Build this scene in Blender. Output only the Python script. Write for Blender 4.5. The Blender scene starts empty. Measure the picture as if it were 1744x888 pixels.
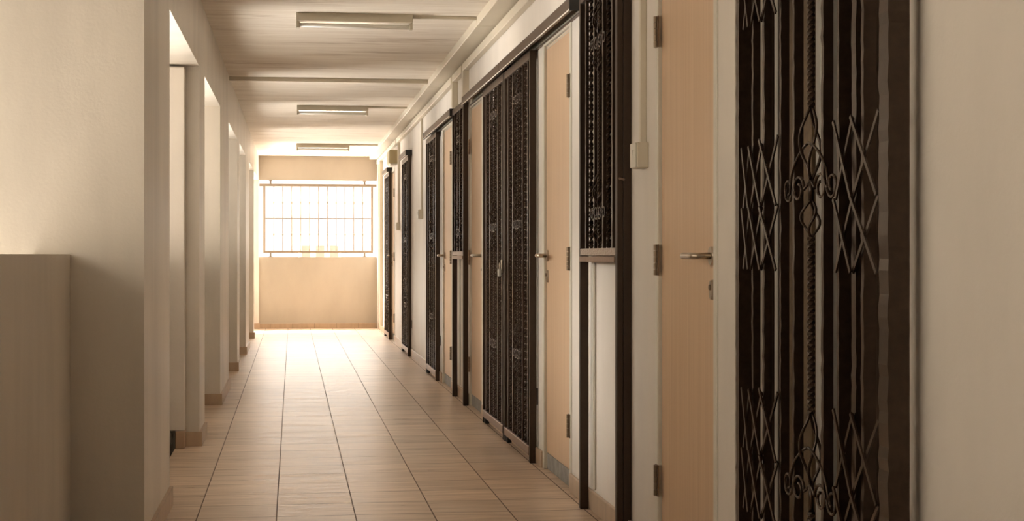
import bpy, bmesh, math, random
from mathutils import Vector, Matrix
PI = math.pi
scene = bpy.context.scene
COL = scene.collection

# ------------------------------------------------------------------ camera, sky, sun, exposure
cam_d = bpy.data.cameras.new('camera')
cam = bpy.data.objects.new('camera', cam_d)
COL.objects.link(cam)
cam_d.sensor_width = 36.0
cam_d.lens = 2650.0 / 1744.0 * 36.0
cam_d.shift_y = -9.0 / 1744.0
cam_d.clip_start = 0.02
cam_d.clip_end = 1000
cam.location = (0, 0, 1.0)
cam.rotation_euler = (PI / 2, 0, -math.radians(8.0332))
scene.camera = cam

SKY_COLOR = (1.0, 0.945, 0.87)
SKY_HORIZON = 2.0
SKY_ZENITH = 25.5
GROUND_GLOW = 7.0
SUN_STRENGTH = 9.0
EXPOSURE = 1.34
world = bpy.data.worlds.new('sky')
scene.world = world
world.use_nodes = True
bg = world.node_tree.nodes['Background']
bg.inputs['Color'].default_value = (*SKY_COLOR, 1)
# overcast brightness: paler near the horizon, stronger overhead
_t = world.node_tree
_tc = _t.nodes.new('ShaderNodeTexCoord')
_sp = _t.nodes.new('ShaderNodeSeparateXYZ')
_mr = _t.nodes.new('ShaderNodeMapRange')
_mr.inputs['From Min'].default_value = 0.05
_mr.inputs['From Max'].default_value = 0.40
_mr.inputs['To Min'].default_value = SKY_HORIZON
_mr.inputs['To Max'].default_value = SKY_ZENITH
_t.links.new(_tc.outputs['Generated'], _sp.inputs[0])
_t.links.new(_sp.outputs['Z'], _mr.inputs['Value'])
# brighter on the side of the sky where the sun stands (beyond the far window)
_ay = _t.nodes.new('ShaderNodeMapRange')
_ay.inputs['From Min'].default_value = -0.10
_ay.inputs['From Max'].default_value = 0.35
_ay.inputs['To Min'].default_value = 0.01
_ay.inputs['To Max'].default_value = 0.95
_mu = _t.nodes.new('ShaderNodeMath')
_mu.operation = 'MULTIPLY'
_t.links.new(_sp.outputs['Y'], _ay.inputs['Value'])
_gr = _t.nodes.new('ShaderNodeMapRange')          # added glow standing in for sunlit ground, lifts the ceiling
_gr.inputs['From Min'].default_value = -0.03
_gr.inputs['From Max'].default_value = -0.25
_gr.inputs['To Min'].default_value = 0.0
_gr.inputs['To Max'].default_value = GROUND_GLOW
_gy = _t.nodes.new('ShaderNodeMapRange')
_gy.inputs['From Min'].default_value = -0.15
_gy.inputs['From Max'].default_value = 0.30
_gy.inputs['To Min'].default_value = 0.08
_gy.inputs['To Max'].default_value = 1.0
_gm = _t.nodes.new('ShaderNodeMath')
_gm.operation = 'MULTIPLY'
_ad = _t.nodes.new('ShaderNodeMath')
_ad.operation = 'ADD'
_t.links.new(_sp.outputs['Z'], _gr.inputs['Value'])
_t.links.new(_sp.outputs['Y'], _ay.inputs['Value'])
_t.links.new(_sp.outputs['Y'], _gy.inputs['Value'])
_t.links.new(_mr.outputs['Result'], _mu.inputs[0])
_t.links.new(_ay.outputs['Result'], _mu.inputs[1])
_t.links.new(_gr.outputs['Result'], _gm.inputs[0])
_t.links.new(_gy.outputs['Result'], _gm.inputs[1])
_t.links.new(_mu.outputs[0], _ad.inputs[0])
_t.links.new(_gm.outputs[0], _ad.inputs[1])
_fy = _t.nodes.new('ShaderNodeMapRange')          # sky dimmed straight ahead to hold back far-end glare
_fy.inputs['From Min'].default_value = 0.5
_fy.inputs['From Max'].default_value = 0.9
_fy.inputs['To Min'].default_value = 1.0
_fy.inputs['To Max'].default_value = 0.3
_fm = _t.nodes.new('ShaderNodeMath')
_fm.operation = 'MULTIPLY'
_t.links.new(_sp.outputs['Y'], _fy.inputs['Value'])
_t.links.new(_ad.outputs[0], _fm.inputs[0])
_t.links.new(_fy.outputs['Result'], _fm.inputs[1])
_t.links.new(_fm.outputs[0], bg.inputs['Strength'])

sun_d = bpy.data.lights.new('sun', 'SUN')
sun_d.energy = SUN_STRENGTH
sun_d.color = (1.0, 0.9, 0.74)
sun_d.angle = math.radians(0.53)
sun = bpy.data.objects.new('sun', sun_d)
COL.objects.link(sun)
sun.location = (20, 50, 60)
sun.rotation_euler = Vector((0.30, 0.66, 1.0)).to_track_quat('Z', 'Y').to_euler()

vs = scene.view_settings
vs.view_transform = 'Standard'
vs.look = 'None'
vs.gamma = 1.0
vs.use_curve_mapping = False
vs.exposure = EXPOSURE

# ------------------------------------------------------------------ materials
def new_mat(name, base=(0.8, 0.8, 0.8), rough=0.6, metal=0.0, spec=0.5):
    m = bpy.data.materials.new(name)
    m.use_nodes = True
    b = m.node_tree.nodes['Principled BSDF']
    b.inputs['Base Color'].default_value = (*base, 1)
    b.inputs['Roughness'].default_value = rough
    b.inputs['Metallic'].default_value = metal
    b.inputs['Specular IOR Level'].default_value = spec
    return m

class N:
    """small helper to wire nodes"""
    def __init__(self, m):
        self.t = m.node_tree
        self.b = self.t.nodes['Principled BSDF']
    def n(self, typ, **kw):
        nd = self.t.nodes.new(typ)
        for k, v in kw.items():
            setattr(nd, k, v)
        return nd
    def link(self, a, b):
        self.t.links.new(a, b)
    def coords(self, scale):
        tc = self.n('ShaderNodeTexCoord')
        mp = self.n('ShaderNodeMapping')
        mp.inputs['Scale'].default_value = scale
        self.link(tc.outputs['Object'], mp.inputs['Vector'])
        return mp.outputs['Vector']
    def noise(self, vec, scale=1.0, detail=4.0, rough=0.55):
        nd = self.n('ShaderNodeTexNoise')
        nd.inputs['Scale'].default_value = scale
        nd.inputs['Detail'].default_value = detail
        nd.inputs['Roughness'].default_value = rough
        self.link(vec, nd.inputs['Vector'])
        return nd.outputs['Fac']
    def ramp(self, fac, stops):
        nd = self.n('ShaderNodeValToRGB')
        el = nd.color_ramp.elements
        while len(el) < len(stops):
            el.new(0.5)
        for e, (p, c) in zip(el, stops):
            e.position = p
            e.color = (*c, 1)
        self.link(fac, nd.inputs['Fac'])
        return nd.outputs['Color']
    def mix(self, fac, a, b, mode='MIX'):
        nd = self.n('ShaderNodeMix', data_type='RGBA', blend_type=mode)
        for s, v in ((nd.inputs[0], fac), (nd.inputs[6], a), (nd.inputs[7], b)):
            if hasattr(v, 'is_output'):
                self.link(v, s)
            elif isinstance(v, tuple):
                s.default_value = (*v, 1)
            else:
                s.default_value = v
        return nd.outputs[2]
    def math(self, op, a, b=None, c=None):
        nd = self.n('ShaderNodeMath', operation=op)
        for i, v in enumerate((a, b, c)):
            if v is None:
                continue
            if hasattr(v, 'is_output'):
                self.link(v, nd.inputs[i])
            else:
                nd.inputs[i].default_value = v
        return nd.outputs[0]
    def bump(self, h, strength=0.2, dist=0.01):
        nd = self.n('ShaderNodeBump')
        nd.inputs['Strength'].default_value = strength
        nd.inputs['Distance'].default_value = dist
        self.link(h, nd.inputs['Height'])
        self.link(nd.outputs['Normal'], self.b.inputs['Normal'])
    def base(self, col):
        self.link(col, self.b.inputs['Base Color'])

def paint_mat(name, c, dirt=0.88, rough=0.75, bump=0.12, streak=(1.3, 1.3, 0.6)):
    m = new_mat(name, c, rough, 0, 0.3)
    k = N(m)
    a = k.noise(k.coords(streak), 1.6, 5)
    d = tuple(x * dirt for x in c)
    col = k.ramp(a, [(0.32, d), (0.62, c)])
    k.base(col)
    f = k.noise(k.coords((1, 1, 1)), 90.0, 3)
    g = k.noise(k.coords((1, 1, 1)), 4.0, 3)
    k.bump(k.math('ADD', f, k.math('MULTIPLY', g, 1.5)), bump, 0.004)
    return m

M = {}
M['wall'] = paint_mat('cream wall paint', (0.76, 0.70, 0.625))
M['wall_far'] = paint_mat('darkened cream wall paint', (0.44, 0.38, 0.305))  # cream darkened and warmed to hold down the bright far end
M['wall_left'] = paint_mat('weathered cream wall paint', (0.72, 0.66, 0.575), 0.84, 0.40, 0.16, (2.2, 2.2, 0.5))
M['trim'] = paint_mat('white gloss frame paint', (0.70, 0.66, 0.57), 0.93, 0.4, 0.05)
M['plastic'] = paint_mat('cream plastic trunking', (0.68, 0.61, 0.49), 0.93, 0.45, 0.03)

m = new_mat('old brushed ceiling paint', (0.7, 0.6, 0.5), 0.7, 0, 0.3)
k = N(m)
a = k.noise(k.coords((0.9, 16, 1)), 1.4, 6, 0.6)
c1 = k.ramp(a, [(0.34, (0.75, 0.665, 0.56)), (0.60, (0.86, 0.79, 0.69))])
b2 = k.noise(k.coords((1.1, 5.5, 1)), 1.0, 7, 0.68)
st = k.ramp(b2, [(0.55, (0, 0, 0)), (0.68, (0.75, 0.75, 0.75))])
c2 = k.mix(st, c1, (0.52, 0.42, 0.32))
k.base(c2)
k.bump(a, 0.15, 0.004)
M['ceiling'] = m

m = new_mat('streaked ceramic floor tiles', (0.5, 0.4, 0.3), 0.3, 0, 0.38)
k = N(m)
tc = k.n('ShaderNodeTexCoord')
sp = k.n('ShaderNodeSeparateXYZ')
k.link(tc.outputs['Object'], sp.inputs[0])
x, y = sp.outputs['X'], sp.outputs['Y']
fx = k.math('DIVIDE', k.math('ADD', x, 0.3595 + 5 * 0.2994), 0.2994)
fy = k.math('DIVIDE', k.math('ADD', y, 20 * 0.2876 - 6.302), 0.2876)
ix, iy = k.math('FLOOR', fx), k.math('FLOOR', fy)
dx = k.math('ABSOLUTE', k.math('SUBTRACT', k.math('FRACT', k.math('ADD', fx, 0.5)), 0.5))
dy = k.math('ABSOLUTE', k.math('SUBTRACT', k.math('FRACT', k.math('ADD', fy, 0.5)), 0.5))
gx = k.math('LESS_THAN', dx, 0.008)
gy = k.math('LESS_THAN', dy, 0.0105)
cb = k.n('ShaderNodeCombineXYZ')
k.link(ix, cb.inputs[0]); k.link(iy, cb.inputs[1])
wn = k.n('ShaderNodeTexWhiteNoise', noise_dimensions='3D')
k.link(cb.outputs[0], wn.inputs['Vector'])
off = k.n('ShaderNodeVectorMath', operation='MULTIPLY_ADD')
k.link(wn.outputs['Color'], off.inputs[0])
off.inputs[1].default_value = (7, 7, 7)
mp = k.n('ShaderNodeMapping')
mp.inputs['Scale'].default_value = (2.0, 16, 1)
k.link(tc.outputs['Object'], mp.inputs['Vector'])
k.link(mp.outputs['Vector'], off.inputs[2])
s1 = k.noise(off.outputs[0], 1.6, 6, 0.6)
ct = k.ramp(s1, [(0.33, (0.46, 0.325, 0.22)), (0.66, (0.72, 0.575, 0.45))])
hv = k.n('ShaderNodeHueSaturation')
k.link(ct, hv.inputs['Color'])
k.link(k.math('MULTIPLY_ADD', wn.outputs['Value'], 0.16, 0.92), hv.inputs['Value'])
cg = k.mix(gy, hv.outputs['Color'], (0.17, 0.11, 0.075))
cg = k.mix(gx, cg, (0.13, 0.085, 0.06))
k.base(cg)
rn = k.math('MULTIPLY_ADD', s1, 0.24, 0.20)
k.link(k.math('MAXIMUM', rn, k.math('MULTIPLY', k.math('MAXIMUM', gx, gy), 0.7)), k.b.inputs['Roughness'])
hh = k.math('SUBTRACT', k.math('MULTIPLY', s1, 0.35), k.math('MAXIMUM', gx, gy))
k.bump(hh, 0.25, 0.003)
M['floor'] = m

def tile_mat(name, c, axis):
    m = new_mat(name, c, 0.4, 0, 0.5)
    k = N(m)
    tc = k.n('ShaderNodeTexCoord')
    sp = k.n('ShaderNodeSeparateXYZ')
    k.link(tc.outputs['Object'], sp.inputs[0])
    f = k.math('DIVIDE', sp.outputs[axis], 0.2994)
    d = k.math('ABSOLUTE', k.math('SUBTRACT', k.math('FRACT', f), 0.5))
    g = k.math('GREATER_THAN', d, 0.492)
    n = k.noise(k.coords((14, 14, 3)), 1.5, 5)
    a = k.ramp(n, [(0.3, tuple(v * 0.84 for v in c)), (0.7, c)])
    k.base(k.mix(g, a, tuple(v * 0.45 for v in c)))
    return m
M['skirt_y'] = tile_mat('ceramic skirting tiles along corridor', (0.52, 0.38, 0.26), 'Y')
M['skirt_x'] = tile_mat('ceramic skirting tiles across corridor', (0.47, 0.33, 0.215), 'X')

def bronze(name, c, rough, metal):
    m = new_mat(name, c, rough, metal, 0.6)
    k = N(m)
    k.b.inputs['Specular Tint'].default_value = (1.0, 0.78, 0.64, 1)
    n = k.noise(k.coords((1, 1, 1)), 55.0, 4)
    k.base(k.ramp(n, [(0.35, tuple(v * 0.7 for v in c)), (0.68, c)]))
    k.bump(n, 0.10, 0.002)
    return m
M['bronze'] = bronze('bronze painted steel', (0.026, 0.016, 0.011), 0.45, 0.0)
M['bronze_bar'] = bronze('bronze painted wrought iron', (0.030, 0.019, 0.0135), 0.27, 0.0)
M['bronze_rail'] = bronze('light bronze steel rail', (0.22, 0.155, 0.115), 0.34, 0.45)  # lighter bronze; floor reflection on gate bottom rails put into the colour
M['track'] = bronze('brown aluminium track', (0.085, 0.060, 0.046), 0.40, 0.2)

m = new_mat('embossed steel strip', (0.36, 0.28, 0.215), 0.33, 0.5, 0.5)
k = N(m)
v = k.n('ShaderNodeTexVoronoi')
v.inputs['Scale'].default_value = 1.0
k.link(k.coords((90, 60, 170)), v.inputs['Vector'])
k.bump(v.outputs['Distance'], 0.8, 0.004)
M['embossed'] = m

m = new_mat('light oak veneer', (0.6, 0.4, 0.25), 0.42, 0, 0.4)
k = N(m)
n1 = k.noise(k.coords((70, 70, 1.1)), 1.0, 5, 0.6)
n2 = k.noise(k.coords((9, 9, 1.4)), 1.0, 3, 0.5)
c1 = k.ramp(n1, [(0.30, (0.60, 0.41, 0.255)), (0.72, (0.72, 0.52, 0.345))])
k.base(k.mix(k.math('MULTIPLY', n2, 0.35), c1, (0.54, 0.36, 0.22)))
M['oak'] = m

M['steel'] = new_mat('brushed nickel', (0.46, 0.39, 0.31), 0.32, 0.9)
M['hinge'] = new_mat('tarnished brass hinge', (0.24, 0.18, 0.125), 0.4, 0.75)
M['kerb'] = paint_mat('grey cement kerb', (0.36, 0.345, 0.315), 0.7, 0.8, 0.3, (9, 9, 9))
M['rubber'] = new_mat('black rubber', (0.02, 0.018, 0.016), 0.7)
M['lamp'] = paint_mat('aged white enamel', (0.58, 0.52, 0.41), 0.9, 0.35, 0.02)
M['reflector'] = new_mat('white lamp reflector', (0.85, 0.8, 0.7), 0.25)
M['tube'] = new_mat('opal glass tube', (0.80, 0.76, 0.68), 0.18)
M['grille_white'] = new_mat('painted window bars', (0.25, 0.19, 0.13), 0.5)
M['meter'] = paint_mat('beige enamel box', (0.42, 0.34, 0.19), 0.9, 0.5, 0.02)
M['darkdoor'] = bronze('dark brown door face', (0.030, 0.020, 0.013), 0.45, 0)
M['panel'] = bronze('olive brown door panel', (0.22, 0.157, 0.095), 0.5, 0)
M['alu'] = new_mat('grey aluminium strip', (0.5, 0.48, 0.44), 0.4, 0.0)
M['glass_dark'] = new_mat('smoked louvre glass', (0.05, 0.042, 0.032), 0.12, 0, 0.6)
M['pipe'] = new_mat('dark cast iron pipe', (0.06, 0.048, 0.036), 0.6)
M['facade'] = paint_mat('pale far facade', (0.74, 0.66, 0.56), 0.95)
M['raw'] = paint_mat('dark light-shield concrete', (0.13, 0.12, 0.11), 0.85)  # kept dark to cut bounce from the added fins
M['facing'] = paint_mat('added facing block render', (0.38, 0.35, 0.31), 0.9)
M['facade_dark'] = new_mat('far window glass', (0.16, 0.12, 0.10), 0.5)

# ------------------------------------------------------------------ mesh helpers
class MB:
    def __init__(self):
        self.bm = bmesh.new()
        self.smooth = False
    def box(self, x0, x1, y0, y1, z0, z1, bev=0.0):
        bm = self.bm
        vs_ = [bm.verts.new((x, y, z)) for x in (x0, x1) for y in (y0, y1) for z in (z0, z1)]
        fs = []
        for q in ((0, 1, 3, 2), (4, 6, 7, 5), (0, 4, 5, 1), (2, 3, 7, 6), (0, 2, 6, 4), (1, 5, 7, 3)):
            fs.append(bm.faces.new([vs_[i] for i in q]))
        if bev > 0:
            es = list({e for f in fs for e in f.edges})
            bmesh.ops.bevel(bm, geom=es, offset=bev, segments=1, affect='EDGES', profile=0.5)
        return self
    def hexa(self, pts):
        """8 points: bottom four (ccw) then top four"""
        v = [self.bm.verts.new(p) for p in pts]
        for q in ((3, 2, 1, 0), (4, 5, 6, 7), (0, 1, 5, 4), (1, 2, 6, 5), (2, 3, 7, 6), (3, 0, 4, 7)):
            self.bm.faces.new([v[i] for i in q])
        return self
    def tube(self, pts, r, n=8, closed=False, caps=True):
        bm = self.bm
        P = [Vector(p) for p in pts]
        rings = []
        up = None
        L = len(P)
        for i, p in enumerate(P):
            if closed:
                t = P[(i + 1) % L] - P[i - 1]
            else:
                t = P[min(i + 1, L - 1)] - P[max(i - 1, 0)]
            t.normalize()
            if up is None:
                up = Vector((0, 0, 1)) if abs(t.z) < 0.9 else Vector((1, 0, 0))
            s = t.cross(up)
            if s.length < 1e-5:
                s = t.orthogonal()
            s.normalize()
            up = s.cross(t).normalized()
            rr = r[i] if isinstance(r, (list, tuple)) else r
            rings.append([bm.verts.new(p + (s * math.cos(2 * PI * j / n) + up * math.sin(2 * PI * j / n)) * rr) for j in range(n)])
        rng = range(L if closed else L - 1)
        for i in rng:
            a, b = rings[i], rings[(i + 1) % L]
            for j in range(n):
                f = bm.faces.new((a[j], a[(j + 1) % n], b[(j + 1) % n], b[j]))
                f.smooth = True
        if not closed and caps:
            bm.faces.new(rings[0][::-1])
            bm.faces.new(rings[-1])
        return self
    def twist(self, x, y, z0, z1, h, pitch, per=8, h2=None):
        bm = self.bm
        h2 = h if h2 is None else h2
        R_, A_ = math.hypot(h, h2), math.atan2(h2, h)
        ang = (A_, PI - A_, PI + A_, -A_)
        n = max(2, int((z1 - z0) / pitch * per))
        prev = None
        for i in range(n + 1):
            z = z0 + (z1 - z0) * i / n
            a = 2 * PI * (z - z0) / pitch
            ring = [bm.verts.new((x + R_ * math.cos(a + ang[q]), y + R_ * math.sin(a + ang[q]), z)) for q in range(4)]
            if prev:
                for q in range(4):
                    bm.faces.new((prev[q], prev[(q + 1) % 4], ring[(q + 1) % 4], ring[q]))
            else:
                bm.faces.new(ring[::-1])
            prev = ring
        bm.faces.new(prev)
        return self
    def hammered(self, x0, x1, y0, y1, z0, z1, amp, step, rnd):
        bm = self.bm
        n = int((z1 - z0) / step)
        prev = None
        for i in range(n + 1):
            z = z0 + (z1 - z0) * i / n
            a = [rnd.uniform(-amp, amp) for _ in range(3)]
            ring = [bm.verts.new(p) for p in ((x0 + a[0], y0 + a[1], z), (x1, y0 + a[1] * 0.3, z), (x1, y1 + a[2] * 0.3, z), (x0 + a[0], y1 + a[2], z))]
            if prev:
                for q in range(4):
                    bm.faces.new((prev[q], prev[(q + 1) % 4], ring[(q + 1) % 4], ring[q]))
            else:
                bm.faces.new(ring[::-1])
            prev = ring
        bm.faces.new(prev)
        return self
    def basket(self, x, y, z0, z1, R, r, wires=4, turn=0.55):
        for q in range(wires):
            pts = []
            for i in range(17):
                t = i / 16
                rr = R * (math.sin(PI * t) ** 1.1) + 0.002
                a = q * 2 * PI / wires + turn * PI * (t - 0.5) * 2 + 0.4
                pts.append((x + rr * math.cos(a), y + rr * math.sin(a), z0 + (z1 - z0) * t))
            self.tube(pts, r, 6)
        return self
    def lathe(self, c, prof, axis='x', n=20):
        """prof: (along, radius) along the axis from c"""
        rings = []
        for (l, r) in prof:
            ring = []
            for j in range(n):
                a = 2 * PI * j / n
                if axis == 'x':
                    p = (c[0] + l, c[1] + r * math.cos(a), c[2] + r * math.sin(a))
                elif axis == 'y':
                    p = (c[0] + r * math.cos(a), c[1] + l, c[2] + r * math.sin(a))
                else:
                    p = (c[0] + r * math.cos(a), c[1] + r * math.sin(a), c[2] + l)
                ring.append(self.bm.verts.new(p))
            rings.append(ring)
        for a, b in zip(rings, rings[1:]):
            for j in range(n):
                self.bm.faces.new((a[j], a[(j + 1) % n], b[(j + 1) % n], b[j]))
        self.bm.faces.new(rings[0][::-1])
        self.bm.faces.new(rings[-1])
        return self
    def build(self, name, mat, parent=None, loc=None):
        bmesh.ops.recalc_face_normals(self.bm, faces=self.bm.faces[:])
        me = bpy.data.meshes.new(name)
        self.bm.to_mesh(me)
        self.bm.free()
        me.materials.append(M[mat])
        o = bpy.data.objects.new(name, me)
        COL.objects.link(o)
        if parent:
            o.parent = parent
        if loc:
            o.location = loc
        return o

def tag(o, label=None, cat=None, group=None, kind=None):
    for kk, vv in (('label', label), ('category', cat), ('group', group), ('kind', kind)):
        if vv:
            o[kk] = vv
    return o

def empty(name, loc, label=None, cat=None, group=None, kind=None):
    o = bpy.data.objects.new(name, None)
    COL.objects.link(o)
    o.location = loc
    o.empty_display_size = 0.1
    return tag(o, label, cat, group, kind)

def copy_tree(o, loc=None, parent=None, label=None):
    c = o.copy()
    COL.objects.link(c)
    if parent:
        c.parent = parent
    if loc:
        c.location = loc
    if label:
        c['label'] = label
    for ch in list(o.children):
        copy_tree(ch, None, c)
    return c

# ------------------------------------------------------------------ the setting
CEIL = 2.357
WX = 1.17          # right wall face
FAR = 21.47        # far wall face
BACK = -4.0
LX = lambda d: -0.500 + 0.0021 * d      # left wall face
HEAD = 2.0
CHX = -0.60        # edge of the drain channel
PARX = -0.728

b = MB()
b.box(CHX, 1.45, BACK, FAR + 0.15, -0.12, 0.0)
tag(b.build('floor', 'floor'), 'beige streaked ceramic tile floor of the corridor', 'floor', kind='structure')
b = MB()
b.box(-1.05, CHX, BACK, FAR + 0.15, -0.16, -0.055)
tag(b.build('floor_channel', 'kerb'), 'dark sunken drain channel along the left parapet', 'drain channel', kind='structure')
b = MB()
b.box(-1.05, 1.45, BACK - 0.15, FAR + 0.15, CEIL, CEIL + 0.15)
tag(b.build('ceiling', 'ceiling'), 'stained brushed ceiling of the corridor', 'ceiling', kind='structure')

OUT = -2.4
# piers: depth ranges of the left wall, then the header beam carried by them
PIERS = [(5.30, 6.36, 'widest nearest pier of the left wall, its broad front facing the camera'),
         (8.30, 8.78, 'narrow left pier with the boxed pipe casing beside it'),
         (10.56, 11.88, 'wide third pier of the left wall'),
         (13.62, 14.16, 'narrow fourth pier of the left wall'),
         (15.90, 17.03, 'fifth pier of the left wall, second from the far end'),
         (18.86, 19.12, 'thin last pier of the left wall before the far window')]
ZH = lambda d: 1.984 + (d - 6) * 0.0028
for (d0, d1, lab) in PIERS:
    b = MB()
    z0, z1 = ZH(d0), ZH(d1)
    b.hexa([(-1.0, d0, -0.06), (LX(d0), d0, -0.06), (LX(d1), d1, -0.06), (-1.0, d1, -0.06),
            (-1.0, d0, z0), (LX(d0), d0, z0), (LX(d1), d1, z1), (-1.0, d1, z1)])
    tag(b.build('wall_left_pier', 'wall_left'), lab, 'pier', kind='structure')
    s = MB()
    e = 0.014
    s.hexa([(CHX, d0 - e, 0), (LX(d0) + e, d0 - e, 0), (LX(d1) + e, d1, 0), (CHX, d1, 0),
            (CHX, d0 - e, 0.075), (LX(d0) + e, d0 - e, 0.075), (LX(d1) + e, d1, 0.075), (CHX, d1, 0.075)])
    tag(s.build('baseboard_left', 'skirt_y'), 'tiled skirting around the foot of the ' + lab.split(',')[0].split(' with')[0], 'skirting', kind='structure')
b = MB()
d0, d1 = PIERS[0][0], FAR + 0.15
b.hexa([(-1.0, d0, ZH(d0)), (LX(d0), d0, ZH(d0)), (LX(d1), d1, ZH(d1)), (-1.0, d1, ZH(d1)),
        (-1.0, d0, CEIL), (LX(d0), d0, CEIL), (LX(d1), d1, CEIL), (-1.0, d1, CEIL)])
tag(b.build('wall_left_header', 'wall_left'), 'long header beam over the openings of the left wall', 'beam', kind='structure')

b = MB()
b.box(PARX - 0.12, PARX, BACK, 0.9, -0.06, CEIL)  # unseen stretch closed off to cut light near the camera
tag(b.build('wall_left_blocker', 'wall_left'), 'unseen closed stretch of the left wall, added to cut near light', 'wall', kind='structure')
b = MB()
b.box(-1.0, PARX, 0.9, 5.30, 2.0, CEIL)  # unseen beam added to cut sky over the near opening
tag(b.build('wall_left_header', 'wall_left'), 'unseen header added over the nearest parapet opening to cut sky light', 'beam', kind='structure')
# unseen dark fins and hood added outside the openings to narrow their light
b = MB()
for (d0, d1, lab) in PIERS:
    b.box(OUT, -1.0, d0, d1, -0.06, 2.0)
b.box(OUT, -1.0, 0.9, FAR + 0.15, 2.0, CEIL)
tag(b.build('wall_left_light_shield', 'raw'), 'added unseen dark fins and hood narrowing light in the left openings', 'concrete hood', kind='structure')
PAR = [(0.9, 5.30, 'waist high parapet in the left foreground'), (6.36, 8.30, 'parapet behind the nearest left pier'),
       (8.78, 10.56, 'parapet between the second and third left piers'), (11.88, 13.62, 'parapet between the third and fourth left piers'),
       (14.16, 15.90, 'parapet between the fourth and fifth left piers'), (17.03, 18.86, 'parapet before the last left pier')]
for (d0, d1, lab) in PAR:
    b = MB()
    b.box(PARX - 0.12, PARX, d0, d1, -0.06, 1.003)
    tag(b.build('wall_left_parapet', 'wall_left'), lab, 'parapet', kind='structure')
b = MB()
b.box(PARX - 0.12, PARX, 19.12, FAR, -0.06, 1.003)
tag(b.build('wall_left_parapet', 'wall_left'), 'parapet beside the far wall', 'parapet', kind='structure')

# boxed pipe casing against the second pier
b = MB()
b.box(-0.727, -0.553, 8.21, 8.30, 0.09, 1.975, 0.004)
tag(b.build('wall_left_casing', 'wall'), 'boxed pipe casing standing against the second left pier', 'pipe casing', kind='structure')
b = MB()
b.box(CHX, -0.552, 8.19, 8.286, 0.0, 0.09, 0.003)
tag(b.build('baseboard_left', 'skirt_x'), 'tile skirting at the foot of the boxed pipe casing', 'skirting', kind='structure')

# far wall: sill wall, header, corner pilasters
b = MB()
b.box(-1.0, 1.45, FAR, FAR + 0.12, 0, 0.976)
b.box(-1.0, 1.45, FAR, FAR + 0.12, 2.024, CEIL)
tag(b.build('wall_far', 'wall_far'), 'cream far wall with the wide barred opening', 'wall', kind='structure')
b = MB()
b.box(-0.60, -0.452, FAR - 0.05, FAR + 0.12, 0, 2.03)
tag(b.build('wall_far_pilaster', 'wall'), 'narrow pilaster at the left end of the far wall', 'pilaster', kind='structure')
b = MB()
b.box(1.152, 1.45, FAR - 0.22, FAR + 0.12, 0, CEIL - 0.03)
tag(b.build('wall_far_pilaster', 'wall'), 'pale column at the right end of the far wall', 'pilaster', kind='structure')
b = MB()
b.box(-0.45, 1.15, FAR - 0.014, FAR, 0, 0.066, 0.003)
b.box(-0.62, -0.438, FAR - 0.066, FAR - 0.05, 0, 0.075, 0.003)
tag(b.build('baseboard_far', 'skirt_x'), 'brown tile skirting along the far wall', 'skirting', kind='structure')

# wall behind the camera
b = MB()
b.box(-1.0, 1.45, BACK - 0.15, BACK, 0, CEIL)
tag(b.build('wall_back', 'wall'), 'end wall behind the camera', 'wall', kind='structure')

# right wall with its openings (depth from, to, bottom, top)
LEAFX = 1.178
DOORS = [(4.23, 4.895), (6.51, 7.187), (9.60, 10.265), (11.46, 12.125), (17.93, 18.52)]
FR = 0.035
OPEN = [(2.94, 4.03, 0.0, 2.06)]
OPEN += [(a - FR, c + FR, 0.0, 2.012) for a, c in DOORS]
OPEN += [(5.42, 6.02, 1.03, 1.99), (10.40, 10.92, 1.03, 1.99)]
OPEN.sort()
b = MB()
y = BACK
for (a, c, z0, z1) in OPEN:
    b.box(WX, 1.40, y, a, 0, CEIL)
    b.box(WX, 1.40, a, c, z1, CEIL)
    if z0 > 0:
        b.box(WX, 1.40, a, c, 0, z0)
    y = c
b.box(WX, 1.40, y, FAR - 0.22, 0, CEIL)
b.box(1.40, 1.45, BACK, FAR - 0.22, 0, CEIL)
tag(b.build('wall_right', 'wall'), 'cream right wall holding the doors and gates', 'wall', kind='structure')

# skirting tiles on the right wall between the openings
y = BACK
segs = []
for (a, c, z0, z1) in OPEN:
    if z0 > 0:
        continue
    segs.append((y, a))
    y = c
segs.append((y, FAR - 0.22))
b = MB()
for a, c in segs:
    b.box(1.156, WX, a, c, 0, 0.078, 0.003)
tag(b.build('baseboard_right', 'skirt_y'), 'beige tile skirting along the right wall', 'skirting', kind='structure')

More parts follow.
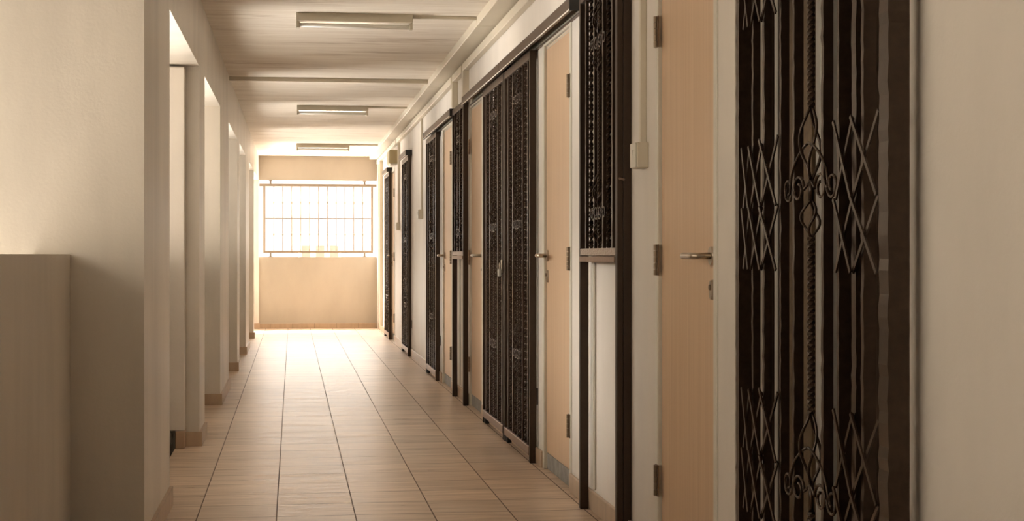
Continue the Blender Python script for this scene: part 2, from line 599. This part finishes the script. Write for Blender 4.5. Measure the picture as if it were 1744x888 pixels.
# ------------------------------------------------------------------ doors of the right wall
def add_door(num, y0, y1, hinge_near, label):
    t = empty('door_%d' % num, (LEAFX, y0, 0), label, 'door', kind='structure')
    w = y1 - y0
    f = MB()
    zt = 1.975
    for a, c in ((-FR, -0.002), (w + 0.002, w + FR)):
        f.box(-0.014, 0.10, a, c, 0.0, zt + FR, 0.003)
    f.box(-0.014, 0.10, -0.002, w + 0.002, zt + 0.003, zt + FR, 0.003)
    f.build('door_frame', 'trim', t)
    l = MB()
    l.box(0.0, 0.04, 0, w, 0.078, zt, 0.002)
    leaf = l.build('door_leaf', 'oak', t)
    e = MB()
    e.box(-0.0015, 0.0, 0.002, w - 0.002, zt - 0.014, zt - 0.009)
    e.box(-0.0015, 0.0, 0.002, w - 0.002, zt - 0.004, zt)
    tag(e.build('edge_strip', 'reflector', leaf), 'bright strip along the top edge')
    kb = MB()
    kb.box(0.003, 0.10, -0.002, w + 0.002, 0, 0.074, 0.002)
    tag(kb.build('kerb', 'kerb', t), 'grey cement kerb under the door')
    hy = -0.004 if hinge_near else w + 0.004
    for hz in (0.275, 0.985, 1.72):
        h = MB()
        for i in range(5):
            za = hz - 0.05 + i * 0.02
            h.lathe((-0.019, hy, za), [(0.0008, 0.0075), (0.0192, 0.0075)], 'z', 12)
        h.box(-0.0165, -0.0135, hy - 0.02 if not hinge_near else hy - 0.022, hy + 0.022 if not hinge_near else hy + 0.02, hz - 0.05, hz + 0.05)
        h.build('hinge', 'hinge', t)
    # lever handle
    sgn = -1 if hinge_near else 1
    ly = w - 0.045 if hinge_near else 0.045
    h = MB()
    h.lathe((0.0, ly, 0.998), [(-0.010, 0.0255), (-0.008, 0.0265), (0.0, 0.0265)], 'x', 24)
    pts = [(-0.004, ly, 0.998), (-0.042, ly, 0.998)]
    for i in range(1, 5):
        a = i / 4 * PI / 2
        pts.append((-0.042 - 0.014 * math.sin(a), ly + sgn * 0.014 * (1 - math.cos(a)), 0.998))
    pts.append((-0.056, ly + sgn * 0.125, 0.998))
    h.tube(pts, 0.0095, 12)
    h.build('door_handle', 'steel', t)
    k_ = MB()
    n = 20
    for (x0_, s_) in ((-0.009, 1.0),):
        ring0 = [k_.bm.verts.new((0.0, ly + 0.0195 * math.cos(2 * PI * j / n), 0.902 + 0.029 * math.sin(2 * PI * j / n))) for j in range(n)]
        ring1 = [k_.bm.verts.new((x0_, ly + 0.0175 * math.cos(2 * PI * j / n), 0.902 + 0.027 * math.sin(2 * PI * j / n))) for j in range(n)]
        for j in range(n):
            k_.bm.faces.new((ring0[j], ring0[(j + 1) % n], ring1[(j + 1) % n], ring1[j]))
        k_.bm.faces.new(ring1)
        k_.bm.faces.new(ring0[::-1])
    lock = k_.build('lock_plate', 'steel', t)
    c_ = MB()
    c_.lathe((-0.009, ly, 0.909), [(-0.004, 0.0075), (0, 0.0085)], 'x', 14)
    c_.build('keyhole', 'hinge', lock)
    return t

add_door(1, *DOORS[0], False, 'nearest oak door, beside the black folding gate')
add_door(2, *DOORS[1], True, 'oak door between the double gate and the near window grille')
add_door(3, *DOORS[2], False, 'oak door half hidden behind the far leaf of the double gate')
add_door(4, *DOORS[3], True, 'oak door between the far window grille and the single gate')
add_door(5, *DOORS[4], True, 'farthest oak door, under the beige wall box')

# dark door behind the folding gate
t = empty('door_6', (1.28, 2.94, 0), 'dark brown panelled door behind the folding gate', 'door', kind='structure')
b = MB()
b.box(0.0, 0.05, 0, 1.09, 0, 2.06)
b.build('door_leaf', 'darkdoor', t)
for (a, c) in ((0.335, 0.365), (0.71, 0.885), (1.0, 1.07)):
    b = MB()
    b.box(-0.030, 0.0, a, c, 0.06, 2.0, 0.003)
    tag(b.build('door_panel', 'panel', t), 'olive brown vertical panel')
for (a, c) in ((0.596, 0.634), (0.925, 0.985)):
    b = MB()
    b.box(-0.045, 0.0, a, c, 0.02, 2.05, 0.003)
    tag(b.build('edge_strip', 'alu', t), 'pale grey upright strip')

# louvre windows behind the two grilles
def add_window(num, y0, y1, label):
    t = empty('window_%d' % num, (1.19, y0, 1.03), label, 'window', kind='structure')
    w, h = y1 - y0, 0.96
    f = MB()
    f.box(0, 0.05, 0, 0.025, 0, h)
    f.box(0, 0.05, w - 0.025, w, 0, h)
    f.box(0, 0.05, 0.025, w - 0.025, 0, 0.025)
    f.box(0, 0.05, 0.025, w - 0.025, h - 0.025, h)
    f.build('window_frame', 'bronze', t)
    p = MB()
    p.box(0.12, 0.14, 0.0, w, 0, h)
    p.build('back_sheet', 'darkdoor', t)  # plain dark sheet behind the louvre blades
    for i in range(9):
        z = 0.06 + i * 0.1
        g = MB()
        g.hexa([(0.005, 0.027, z - 0.03), (0.010, 0.027, z - 0.034), (0.010, w - 0.027, z - 0.034), (0.005, w - 0.027, z - 0.03),
                (0.055, 0.027, z + 0.06), (0.060, 0.027, z + 0.056), (0.060, w - 0.027, z + 0.056), (0.055, w - 0.027, z + 0.06)])
        g.build('louvre_blade', 'glass_dark', t)
    return t
add_window(1, 5.42, 6.02, 'dark louvre window behind the near window grille')
add_window(2, 10.40, 10.92, 'dark louvre window behind the far window grille')

# ------------------------------------------------------------------ folding gate (nearest)
rnd = random.Random(5)
GX = 1.112
gate = empty('folding_gate', (GX, 2.80, 0), 'black collapsible folding gate with scissor lattice and twisted centre bar, nearest the camera', 'gate')
Y = lambda d: d - 2.80
def part(name, mat, mbld, parent):
    return mbld.build(name, mat, parent)
ZT = 2.03
b = MB(); b.hammered(-0.012, 0.03, Y(2.775), Y(2.822), 0.0, ZT, 0.0016, 0.022, rnd); part('post', 'bronze_bar', b, gate)
b = MB(); b.hammered(-0.006, 0.05, Y(3.775), Y(3.800), 0.0, ZT, 0.0010, 0.022, rnd); part('post', 'bronze_bar', b, gate)
b = MB(); b.hammered(0.004, 0.05, Y(3.803), Y(3.835), 0.0, ZT, 0.0010, 0.022, rnd); part('post', 'bronze_bar', b, gate)
b = MB(); b.box(-0.006, 0.05, Y(2.822), Y(3.775), ZT - 0.04, ZT, 0.002); part('top_rail', 'bronze', b, gate)
b = MB(); b.box(0.0, 0.044, Y(2.822), Y(3.775), 0.0, 0.03, 0.002); part('bottom_rail', 'bronze', b, gate)
BARS = [3.680, 3.588, 3.462, 3.366, 3.172, 3.078, 2.980, 2.938]
WID = [0.012, 0.014, 0.010, 0.013, 0.015, 0.012, 0.025, 0.014]
DEP = [0.016, 0.018, 0.020, 0.022, 0.022, 0.030, 0.018, 0.026]
for d, w, dp in zip(BARS, WID, DEP):
    b = MB()
    b.hammered(0.002, 0.002 + dp, Y(d), Y(d + w), 0.03, ZT - 0.04, 0.0011, 0.02, rnd)
    part('picket', 'bronze_bar', b, gate)
for d in (3.648, 3.560, 3.020, 2.955):
    b = MB()
    b.box(0.030, 0.046, Y(d), Y(d + 0.010), 0.03, ZT - 0.04, 0.001)
    part('rear_picket', 'bronze', b, gate)
CT = 3.268
ORN = [(0.50, 0.655), (1.165, 1.325), (1.80, 1.95)]
zs = 0.03
for (za, zb) in ORN + [(ZT - 0.04, None)]:
    b = MB()
    ze = za if zb is None else (za - 0.125 if za > 0.6 else za - 0.06)
    b.twist(0.008, Y(CT), zs, ze, 0.0062, 0.052, 10)
    part('twisted_bar', 'bronze_bar', b, gate)
    zs = zb
for (za, zb) in ORN:
    b = MB()
    b.basket(0.008, Y(CT), za, zb, 0.024, 0.0034, 3, 0.3)
    part('basket', 'bronze_bar', b, gate)
    b = MB()
    if za > 0.6:
        b.basket(0.008, Y(CT), za - 0.125, za - 0.045, 0.021, 0.0032, 3, 0.3)
        b.tube([(0.008, Y(CT), za - 0.045), (0.008, Y(CT), za)], 0.006, 8)
    else:
        b.tube([(0.008, Y(CT), za - 0.06), (0.008, Y(CT), za)], 0.006, 8)
    part('basket', 'bronze_bar', b, gate)

def scroll_pts(y0, z0, R, s, sz, turns=1.25, n=26):
    """spiral curl in the plane of the gate starting at the centre bar"""
    out = []
    for i in range(n):
        t = i / (n - 1)
        a = PI + t * turns * 2 * PI
        r = R * (1 - 0.62 * t)
        out.append((0.004, y0 + s * (R + r * math.cos(a)), z0 + sz * r * math.sin(a)))
    return out
for (za, zb) in ORN:
    zc = za - 0.02
    for s in (-1, 1):
        b = MB(); b.tube([(0.008, Y(CT), zc + 0.02)] + scroll_pts(Y(CT) + s * 0.035, zc, 0.038, s, -0.85), 0.0036, 7); part('scroll', 'bronze_bar', b, gate)
        b = MB(); b.tube(scroll_pts(Y(CT) + s * 0.112, zc + 0.004, 0.032, s, 0.95), 0.0034, 7); part('scroll', 'bronze_bar', b, gate)
        pts = []
        for i in range(13):
            t_ = i / 12
            pts.append((0.002, Y(CT) + s * 0.125 * math.sin(t_ * PI / 2), zc + 0.10 - 0.10 * t_ ** 1.4))
        b = MB(); b.tube(pts, 0.0032, 7); part('scroll', 'bronze_bar', b, gate)

def strap(ya, za, yb, zb, x, w=0.0045, th=0.002):
    v = Vector((0, yb - ya, zb - za)); L = v.length; v.normalize()
    nrm = Vector((0, -v.z, v.y)) * w
    o = MB()
    a, c = Vector((x, ya, za)), Vector((x, yb, zb))
    tx = Vector((th, 0, 0))
    o.hexa([a - nrm - tx, a + nrm - tx, a + nrm + tx, a - nrm + tx, c - nrm - tx, c + nrm - tx, c + nrm + tx, c - nrm + tx])
    return o
for zc in (0.522, 1.116, 1.71):
    for (ya, yb) in ((3.745, 3.690), (3.686, 3.594), (3.600, 3.470), (3.085, 2.985), (2.985, 2.845)):
        dz = {3.745: 0.0, 3.686: 0.0, 3.600: 0.01, 3.085: 0.01, 2.985: 0.012}[ya]
        for (z0, z1) in ((zc, zc + 0.150 + dz), (zc - 0.150, zc)):
            for q in (0, 1):
                o = strap(Y(ya), z1 if q == 0 else z0, Y(yb), z0 if q == 0 else z1, -0.0075 if q == 0 else -0.0025)
                part('lattice_strap', 'bronze_bar', o, gate)

# ------------------------------------------------------------------ sliding gate leaves
def gate_leaf(name, W, z0, z1, nb, foot, letter=False, half=False):
    """origin at the near lower corner; y runs away from the camera"""
    t = empty(name, (0, 0, 0))
    st = 0.026
    dx = 0.034
    zlow = 0.0 if foot else z0
    b = MB(); b.box(0, dx, 0, st, zlow, z1, 0.002); part('stile', 'bronze', b, t)
    b = MB(); b.box(0, dx, W - st, W, zlow, z1, 0.002); part('stile', 'bronze', b, t)
    b = MB(); b.box(0, dx, st, W - st, z1 - 0.04, z1, 0.002); part('top_rail', 'track', b, t)
    if letter:
        b = MB(); b.box(-0.004, dx, st, W - st, z0, z0 + 0.022, 0.002); tag(part('bottom_rail', 'bronze_rail', b, t), 'light metal rail')
        b = MB(); b.box(0.0, dx, st, W - st, z0 + 0.024, z0 + 0.052, 0.002); tag(part('letter_rail', 'embossed', b, t), 'embossed metal strip')
        zb = z0 + 0.052
    else:
        b = MB(); b.box(-0.002, dx, st, W - st, z0, z0 + 0.042, 0.002); tag(part('bottom_rail', 'bronze_rail', b, t), 'metal rail with floor reflection in its colour')
        zb = z0 + 0.042
    zt = z1 - 0.04
    gap = (W - 2 * st) / (nb + 1)
    rb = random.Random(3)
    flat = MB(); flat.hammered(-0.006, 0.006, -0.009, 0.009, zb, zt, 0.0007, 0.03, rb)
    twb = MB(); twb.twist(0, 0, zb, zt, 0.0045, 0.075, 8, 0.0075)
    cyi = (nb + 1) // 2
    made = {}
    for i in range(1, nb + 1):
        if i == cyi:
            continue
        kind_ = i % 2
        if kind_ not in made:
            c = made[kind_] = part('bar', 'bronze_bar', flat if kind_ else twb, t)
        else:
            c = made[kind_].copy(); COL.objects.link(c); c.parent = t
        c.location = (0.012, st + gap * i, 0)
    yc = st + gap * cyi
    orn = [1.16, 1.80] if half else [0.50, 1.16, 1.80]
    b = MB()
    b.twist(0.012, yc, zb, zt, 0.0058, 0.055, 8)
    part('twisted_bar', 'bronze_bar', b, t)
    for zc in orn:
        b = MB()
        b.basket(0.012, yc, zc - 0.12, zc - 0.03, 0.024, 0.0034)
        part('basket', 'bronze_bar', b, t)
        b = MB()
        b.basket(0.012, yc, zc + 0.02, min(zc + 0.15, zt - 0.005), 0.026, 0.0034)
        part('basket', 'bronze_bar', b, t)
        b = MB()
        for s in (-1, 1):
            b.tube([(x_ + 0.002, y_, z_) for x_, y_, z_ in scroll_pts(yc, zc, 0.036, s, 0.8)], 0.0034, 6)
            b.tube([(x_ + 0.002, y_, z_) for x_, y_, z_ in scroll_pts(yc + s * 0.078, zc - 0.004, 0.030, s, -0.8)], 0.0032, 6)
        part('scroll', 'bronze_bar', b, t)
        b = MB()
        b.tube([(0.021, yc - 2.4 * gap, zc), (0.021, yc + 2.4 * gap, zc)], 0.0028, 6)
        part('cross_rod', 'bronze_bar', b, t)
    return t

LW = 0.92
leafp = gate_leaf('sliding_gate', LW, 0.035, 1.986, 9, True)
GL = 1.128
SPOT = [(7.385, 'wrought iron near leaf of the padlocked double gate'),
        (8.335, 'wrought iron far leaf of the padlocked double gate'),
        (12.33, 'single wrought iron gate just beyond the far window grille and its oak door'),
        (15.33, 'single wrought iron gate between the two wall conduits with switch boxes'),
        (18.42, 'farthest wrought iron gate, partly hiding the farthest oak door')]
leaves = []
for i, (d, lab) in enumerate(SPOT):
    o = leafp if i == 0 else copy_tree(leafp)
    o.location = (GL, d, 0)
    tag(o, lab, 'gate', 'wrought iron gates along the right wall')
    leaves.append(o)
# latch and wheel boxes on the leaves
for i, o in enumerate(leaves):
    b = MB()
    if i == 1:
        b.box(-0.010, 0.0, 0.002, 0.026, 0.905, 0.975, 0.002)
        tag(part('latch', 'steel', b, o), 'steel latch carrying the padlock')
    else:
        b.box(0.036, 0.040, 0.002, 0.020, 0.28, 0.36, 0.001)
        part('latch', 'bronze', b, o)
    b = MB()
    b.box(0.004, 0.030, LW - 0.10, LW - 0.03, 0.0, 0.034, 0.003)
    part('wheel_box', 'rubber', b, o)

# padlock on the double gate
t = empty('padlock', (GL - 0.018, 8.347, 0.885), 'small silver padlock hanging on the double gate', 'padlock')
b = MB(); b.box(-0.008, 0.008, -0.017, 0.017, 0.0, 0.040, 0.003); b.build('body', 'alu', t)
b = MB()
pts = [(0, -0.011, 0.036), (0, -0.011, 0.058)] + [(0, -0.011 * math.cos(a * PI / 8), 0.058 + 0.013 * math.sin(a * PI / 8)) for a in range(1, 8)] + [(0, 0.011, 0.058), (0, 0.011, 0.036)]
b.tube(pts, 0.003, 8); b.build('shackle', 'steel', t)

# window grilles with letter rail, standing on long posts
gp = gate_leaf('window_grille', 0.72, 0.974, 2.03, 7, True, True, True)
gp.location = (1.122, 5.335, 0)
tag(gp, 'wrought iron window grille on long posts beside the nearest oak door and switch box', 'window grille', 'window grilles on the right wall')
gq = copy_tree(gp, (1.122, 10.265, 0), None, 'wrought iron window grille on long posts beyond the double gate')
# the near grille's broad double channel post
b = MB()
b.box(-0.004, 0.017, -0.030, -0.003, 0.0, 2.2, 0.0015)
b.box(0.0185, 0.047, -0.030, -0.003, 0.0, 2.2, 0.0015)
part('channel_post', 'bronze', b, gp)
b = MB()
b.tube([(0.006, -0.031, 1.265), (0.0, -0.045, 1.267), (0.018, -0.050, 1.262)], 0.004, 8)
part('catch', 'bronze_rail', b, gp)
# white cover strips on the wall under the grilles
for d, lab in ((5.98, 'white cover strip on the wall under the near window grille'), (10.90, 'white cover strip on the wall under the far window grille')):
    b = MB()
    b.box(1.158, WX, d - 0.035, d, 0.085, 0.97, 0.004)
    tag(b.build('trim_1' if d < 7 else 'trim_2', 'trim'), lab, 'trim', kind='structure')

# ------------------------------------------------------------------ tracks over the gates
def track(y0, y1, label):
    t = empty('gate_track', (1.103, y0, 1.99), label, 'gate track', 'tracks above the sliding gates')
    b = MB()
    L = y1 - y0
    b.box(0, 0.004, 0, L, 0.0, 0.05, 0.0008)
    b.box(0.004, 0.067, 0, L, 0.045, 0.05)
    b.box(0.0, 0.012, 0, L, -0.004, 0.0)
    b.box(0.052, 0.067, 0, L, -0.004, 0.0)
    b.build('channel', 'track', t)
    b = MB()
    b.box(0.002, 0.065, -0.006, 0.0, -0.004, 0.05)
    b.build('end_cap', 'rubber', t)
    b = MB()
    b.box(-0.0015, 0.0, 0.0, L, -0.004, 0.002)  # thin white strip along the lower edge of the track
    tag(b.build('lip', 'reflector', t), 'bright lower lip')
    return t
track(6.17, 8.33, 'brown track above the near double gate leaf and the oak door')
track(8.335, 10.18, 'brown track above the far leaf of the double gate')
track(10.99, 13.27, 'brown track above the single gate beyond the window grille')
track(15.33, 16.26, 'brown track above the gate between the two conduits')
track(18.42, 19.36, 'brown track above the farthest gate')

# ------------------------------------------------------------------ ceiling casing, trunking, conduits, boxes
CX = 1.036
cuts = [2.0, 5.45, 8.78, 12.03, 14.95, 17.6, 21.2]
names = ['nearest the camera, above the window grille', 'above the near double gate leaf', 'above the double gate', 'above the single gate',
         'above the wall conduit and gate', 'at the far end of the corridor']
for (a, c), nm in zip(zip(cuts, cuts[1:]), names):
    b = MB()
    b.box(CX, WX, a + 0.005, c - 0.005, 2.303, CEIL, 0.003)
    tag(b.build('ceiling_casing', 'plastic'), 'boxed cable casing along the right ceiling edge, ' + nm, 'cable casing', 'casing sections along the ceiling edge')
tr = [(2.0, 10.43, 'long wall trunking under the near ceiling casing'), (10.52, 11.10, 'short wall trunking between the two conduits over the far window grille'),
      (11.18, 17.25, 'wall trunking running on above the single gates'), (17.35, 21.2, 'wall trunking over the farthest gate')]
for a, c, lab in tr:
    b = MB()
    b.box(1.132, WX, a, c, 2.238, 2.290, 0.003)
    tag(b.build('wall_trunking', 'plastic'), lab, 'trunking', 'trunking on the right wall')

def conduit(y, w, x0, z0, z1, label):
    b = MB()
    b.box(x0, WX, y, y + w, z0, z1, 0.002)
    return tag(b.build('conduit', 'plastic'), label, 'conduit', 'upright conduits on the right wall')
conduit(5.075, 0.022, 1.148, 1.376, 2.238, 'white conduit rising from the nearest switch box')
conduit(6.19, 0.05, 1.105, 2.044, 2.238, 'short conduit at the near end of the double gate track')
conduit(10.35, 0.07, 1.128, 2.044, 2.238, 'short conduit above the near end of the far window grille')
conduit(11.05, 0.07, 1.128, 2.044, 2.238, 'short conduit at the end of the single gate track')
conduit(14.06, 0.022, 1.152, 1.415, 2.238, 'white conduit on the wall beyond the single gate')
conduit(17.06, 0.024, 1.142, 1.36, 2.238, 'white conduit beside the beige wall box')
conduit(20.35, 0.05, 1.125, 0.078, 2.238, 'full height white conduit near the right end of the far wall')

def switch_box(y, w, x0, z0, z1, label):
    t = empty('switch_box', (x0, y, z0), label, 'switch box', 'switch boxes on the right wall')
    b = MB(); b.box(0.006, WX - x0, 0, w, 0, z1 - z0, 0.003); b.build('body', 'plastic', t)
    b = MB(); b.box(0.0, 0.006, 0.002, w - 0.002, 0.002, z1 - z0 - 0.002, 0.002); b.build('face_plate', 'trim', t)
    b = MB(); h = z1 - z0
    b.hexa([(0, w * 0.35, h * 0.3), (0, w * 0.65, h * 0.3), (0.001, w * 0.65, h * 0.3), (0.001, w * 0.35, h * 0.3),
            (-0.004, w * 0.35, h * 0.7), (-0.004, w * 0.65, h * 0.7), (0.001, w * 0.65, h * 0.7), (0.001, w * 0.35, h * 0.7)])
    b.build('rocker', 'trim', t)
switch_box(5.045, 0.082, 1.124, 1.29, 1.376, 'cream switch box at the bottom of the nearest conduit, beside the nearest oak door')
switch_box(14.03, 0.085, 1.124, 1.33, 1.415, 'cream switch box on the conduit beyond the single gate')
switch_box(17.04, 0.085, 1.124, 1.275, 1.36, 'small cream switch box below the conduit near the farthest door')

t = empty('electrical_box', (1.075, 17.45, 2.03), 'beige electrical box high on the wall above the farthest oak door', 'electrical box')
b = MB(); b.box(0.004, WX - 1.075, 0, 0.42, 0, 0.155, 0.004); b.build('body', 'meter', t)
b = MB(); b.box(0.0, 0.004, 0.008, 0.412, 0.008, 0.147, 0.001); b.build('cover', 'meter', t)
b = MB(); b.box(0.01, WX - 1.08, 0.02, 0.40, -0.012, 0.0, 0.003); tag(b.build('base', 'trim', t), 'white base')

# fluorescent lights and their trunking
def light(y, x0, x1, label):
    t = empty('fluorescent_light', (x0, y, CEIL), label, 'ceiling light', 'fluorescent lights along the ceiling')
    L = x1 - x0
    b = MB()
    b.hexa([(0, -0.012, -0.046), (L, -0.012, -0.046), (L, 0.07, -0.046), (0, 0.07, -0.046),
            (0, 0.0, 0), (L, 0.0, 0), (L, 0.058, 0), (0, 0.058, 0)])
    h = b.build('housing', 'lamp', t)
    b = MB(); b.box(0.012, L - 0.012, -0.006, 0.064, -0.049, -0.0455); b.build('reflector', 'reflector', h)
    for a in (0.0, L - 0.018):
        b = MB(); b.box(a, a + 0.018, 0.006, 0.046, -0.086, -0.046, 0.002); b.build('lamp_holder', 'lamp', t)
    b = MB(); b.tube([(0.018, 0.026, -0.068), (L - 0.018, 0.026, -0.068)], 0.013, 14); b.build('tube', 'tube', t)
    return t
LT = [(8.76, 0.022, 0.672, 'largest looking fluorescent batten, nearest of the ceiling lights'),
      (14.18, 0.040, 0.683, 'fluorescent batten in the middle of the three ceiling lights'),
      (19.05, 0.050, 0.690, 'fluorescent batten farthest along, nearest the far window')]
for y, x0, x1, lab in LT:
    light(y, x0, x1, lab)
for (y, x0, x1, lab) in ((8.785, 0.672, CX, 'thin trunking from the nearest ceiling light to the casing'), (14.205, 0.683, CX, 'thin trunking from the middle ceiling light to the casing'),
                   (19.075, 0.690, CX, 'thin trunking from the farthest ceiling light to the casing')):
    b = MB(); b.box(x0, x1, y, y + 0.03, CEIL - 0.018, CEIL, 0.002)
    tag(b.build('ceiling_trunking', 'plastic'), lab, 'trunking', 'trunking across the ceiling')
b = MB(); b.box(LX(12.0), CX, 11.98, 12.04, CEIL - 0.032, CEIL, 0.002)
tag(b.build('ceiling_trunking', 'plastic'), 'long trunking crossing the whole ceiling between the first two lights', 'trunking', 'trunking across the ceiling')

# ------------------------------------------------------------------ bars of the far window
t = empty('window_grille', (0, FAR + 0.05, 0.976), 'pale barred grille filling the far window opening', 'window grille')
b = MB(); b.box(-0.45, 1.15, -0.018, 0.018, 0.965, 1.0, 0.002); b.build('top_rail', 'grille_white', t)
b = MB(); b.box(-0.395, 1.10, -0.018, 0.018, 0.055, 0.085, 0.002); b.build('bottom_rail', 'grille_white', t)
b = MB(); b.box(-0.364, 1.072, -0.006, 0.006, 0.521, 0.533); b.build('mid_rail', 'grille_white', t)
for xx in (-0.395, 1.072):
    b = MB(); b.box(xx, xx + 0.03, -0.018, 0.018, 0.085, 0.965, 0.002); b.build('side_stile', 'grille_white', t)
bar = None
for i in range(1, 12):
    xx = -0.372 + i * (1.452 / 12)
    if bar is None:
        b = MB()
        b.tube([(0, 0, 0.085), (0, 0, 0.965)], 0.0075, 8)
        for zz in (0.31, 0.745):
            b.lathe((0, 0, zz - 0.02), [(0, 0.0075), (0.012, 0.013), (0.028, 0.013), (0.04, 0.0075)], 'z', 10)
        bar = b.build('bar', 'grille_white', t)
    else:
        c = bar.copy(); COL.objects.link(c); c.parent = t
        bar_o = c
    (bar if i == 1 else bar_o).location = (xx, 0, 0)
for xx in (-0.295, 0.985):
    for z0, z1 in ((0.0, 0.055), (1.0, 1.048)):
        b = MB()
        b.box(xx - 0.011, xx + 0.011, -0.011, 0.011, z0, z1)
        b.box(xx - 0.025, xx + 0.025, -0.015, 0.015, z1 - 0.008 if z1 > 1 else z0, z1 if z1 > 1 else z0 + 0.008)
        b.build('stub', 'grille_white', t)

# unseen facing block and slab added to dim the near left openings
b = MB()
b.box(-9.0, -5.0, -14, 7.0, -30, 9.0)
for r in range(4):
    for c in range(5):
        b.box(-5.05, -4.92, -13 + c * 3.7, -11 + c * 3.7, -2.3 + r * 2.8, -1.0 + r * 2.8, 0.02)
b.box(-3.8, -3.2, -8.0, 6.3, -30, 7.0)
tag(b.build('wall_left_light_block', 'facing'), 'added unseen facing block dimming the near left openings', 'facing block', kind='structure')

# ------------------------------------------------------------------ small things at the left
t = empty('drain_pipe', (-0.640, 8.13, -0.055), 'dark drain pipe elbow at the foot of the boxed pipe casing', 'pipe')
b = MB()
pts = [(0, 0, 0.0), (0, 0, 0.09)] + [(0, 0.03 * (1 - math.cos(a * PI / 8)), 0.09 + 0.03 * math.sin(a * PI / 8)) for a in range(1, 5)] + [(0, 0.078, 0.12)]
b.tube(pts, 0.026, 12)
b.build('pipe', 'pipe', t)
b = MB(); b.lathe((0, 0, 0.055), [(0, 0.031), (0.03, 0.031)], 'z', 14); b.build('collar', 'pipe', t)

# ------------------------------------------------------------------ pale blocks far outside the window
def block(x0, x1, y, zt, rows, cols, label):
    t = empty('apartment_building', ((x0 + x1) / 2, y, -30), label, 'building', 'distant buildings outside the far window')
    w = x1 - x0
    b = MB(); b.box(-w / 2, w / 2, 0, 12, 0, zt + 30); b.build('walls', 'facade', t)
    b = MB(); b.box(-w / 2 - 0.3, w / 2 + 0.3, -0.3, 12.3, zt + 30, zt + 30.5); b.build('roof', 'facade', t)
    for r in range(rows):
        for c in range(cols):
            b = MB()
            xa = -w / 2 + (c + 0.2) * w / cols
            za = zt + 30 - 1.45 - r * 3.0
            b.box(xa, xa + 0.6 * w / cols, -0.06, 0.05, za, za + 1.1)
            b.build('window', 'facade_dark', t)
b = MB()
b.box(-25, 45, 70, 160, -9, -8)  # unseen slab added to bounce light onto the block fronts
tag(b.build('ground_bounce', 'facade'), 'added unseen pale ground bouncing light onto the distant blocks', 'ground', kind='structure')
block(0.5, 3.7, 120, 2.05, 2, 3, 'pale low block faintly visible low in the far window')
block(12.2, 16.5, 140, 6.2, 3, 2, 'pale tall block faintly visible at the right of the far window')
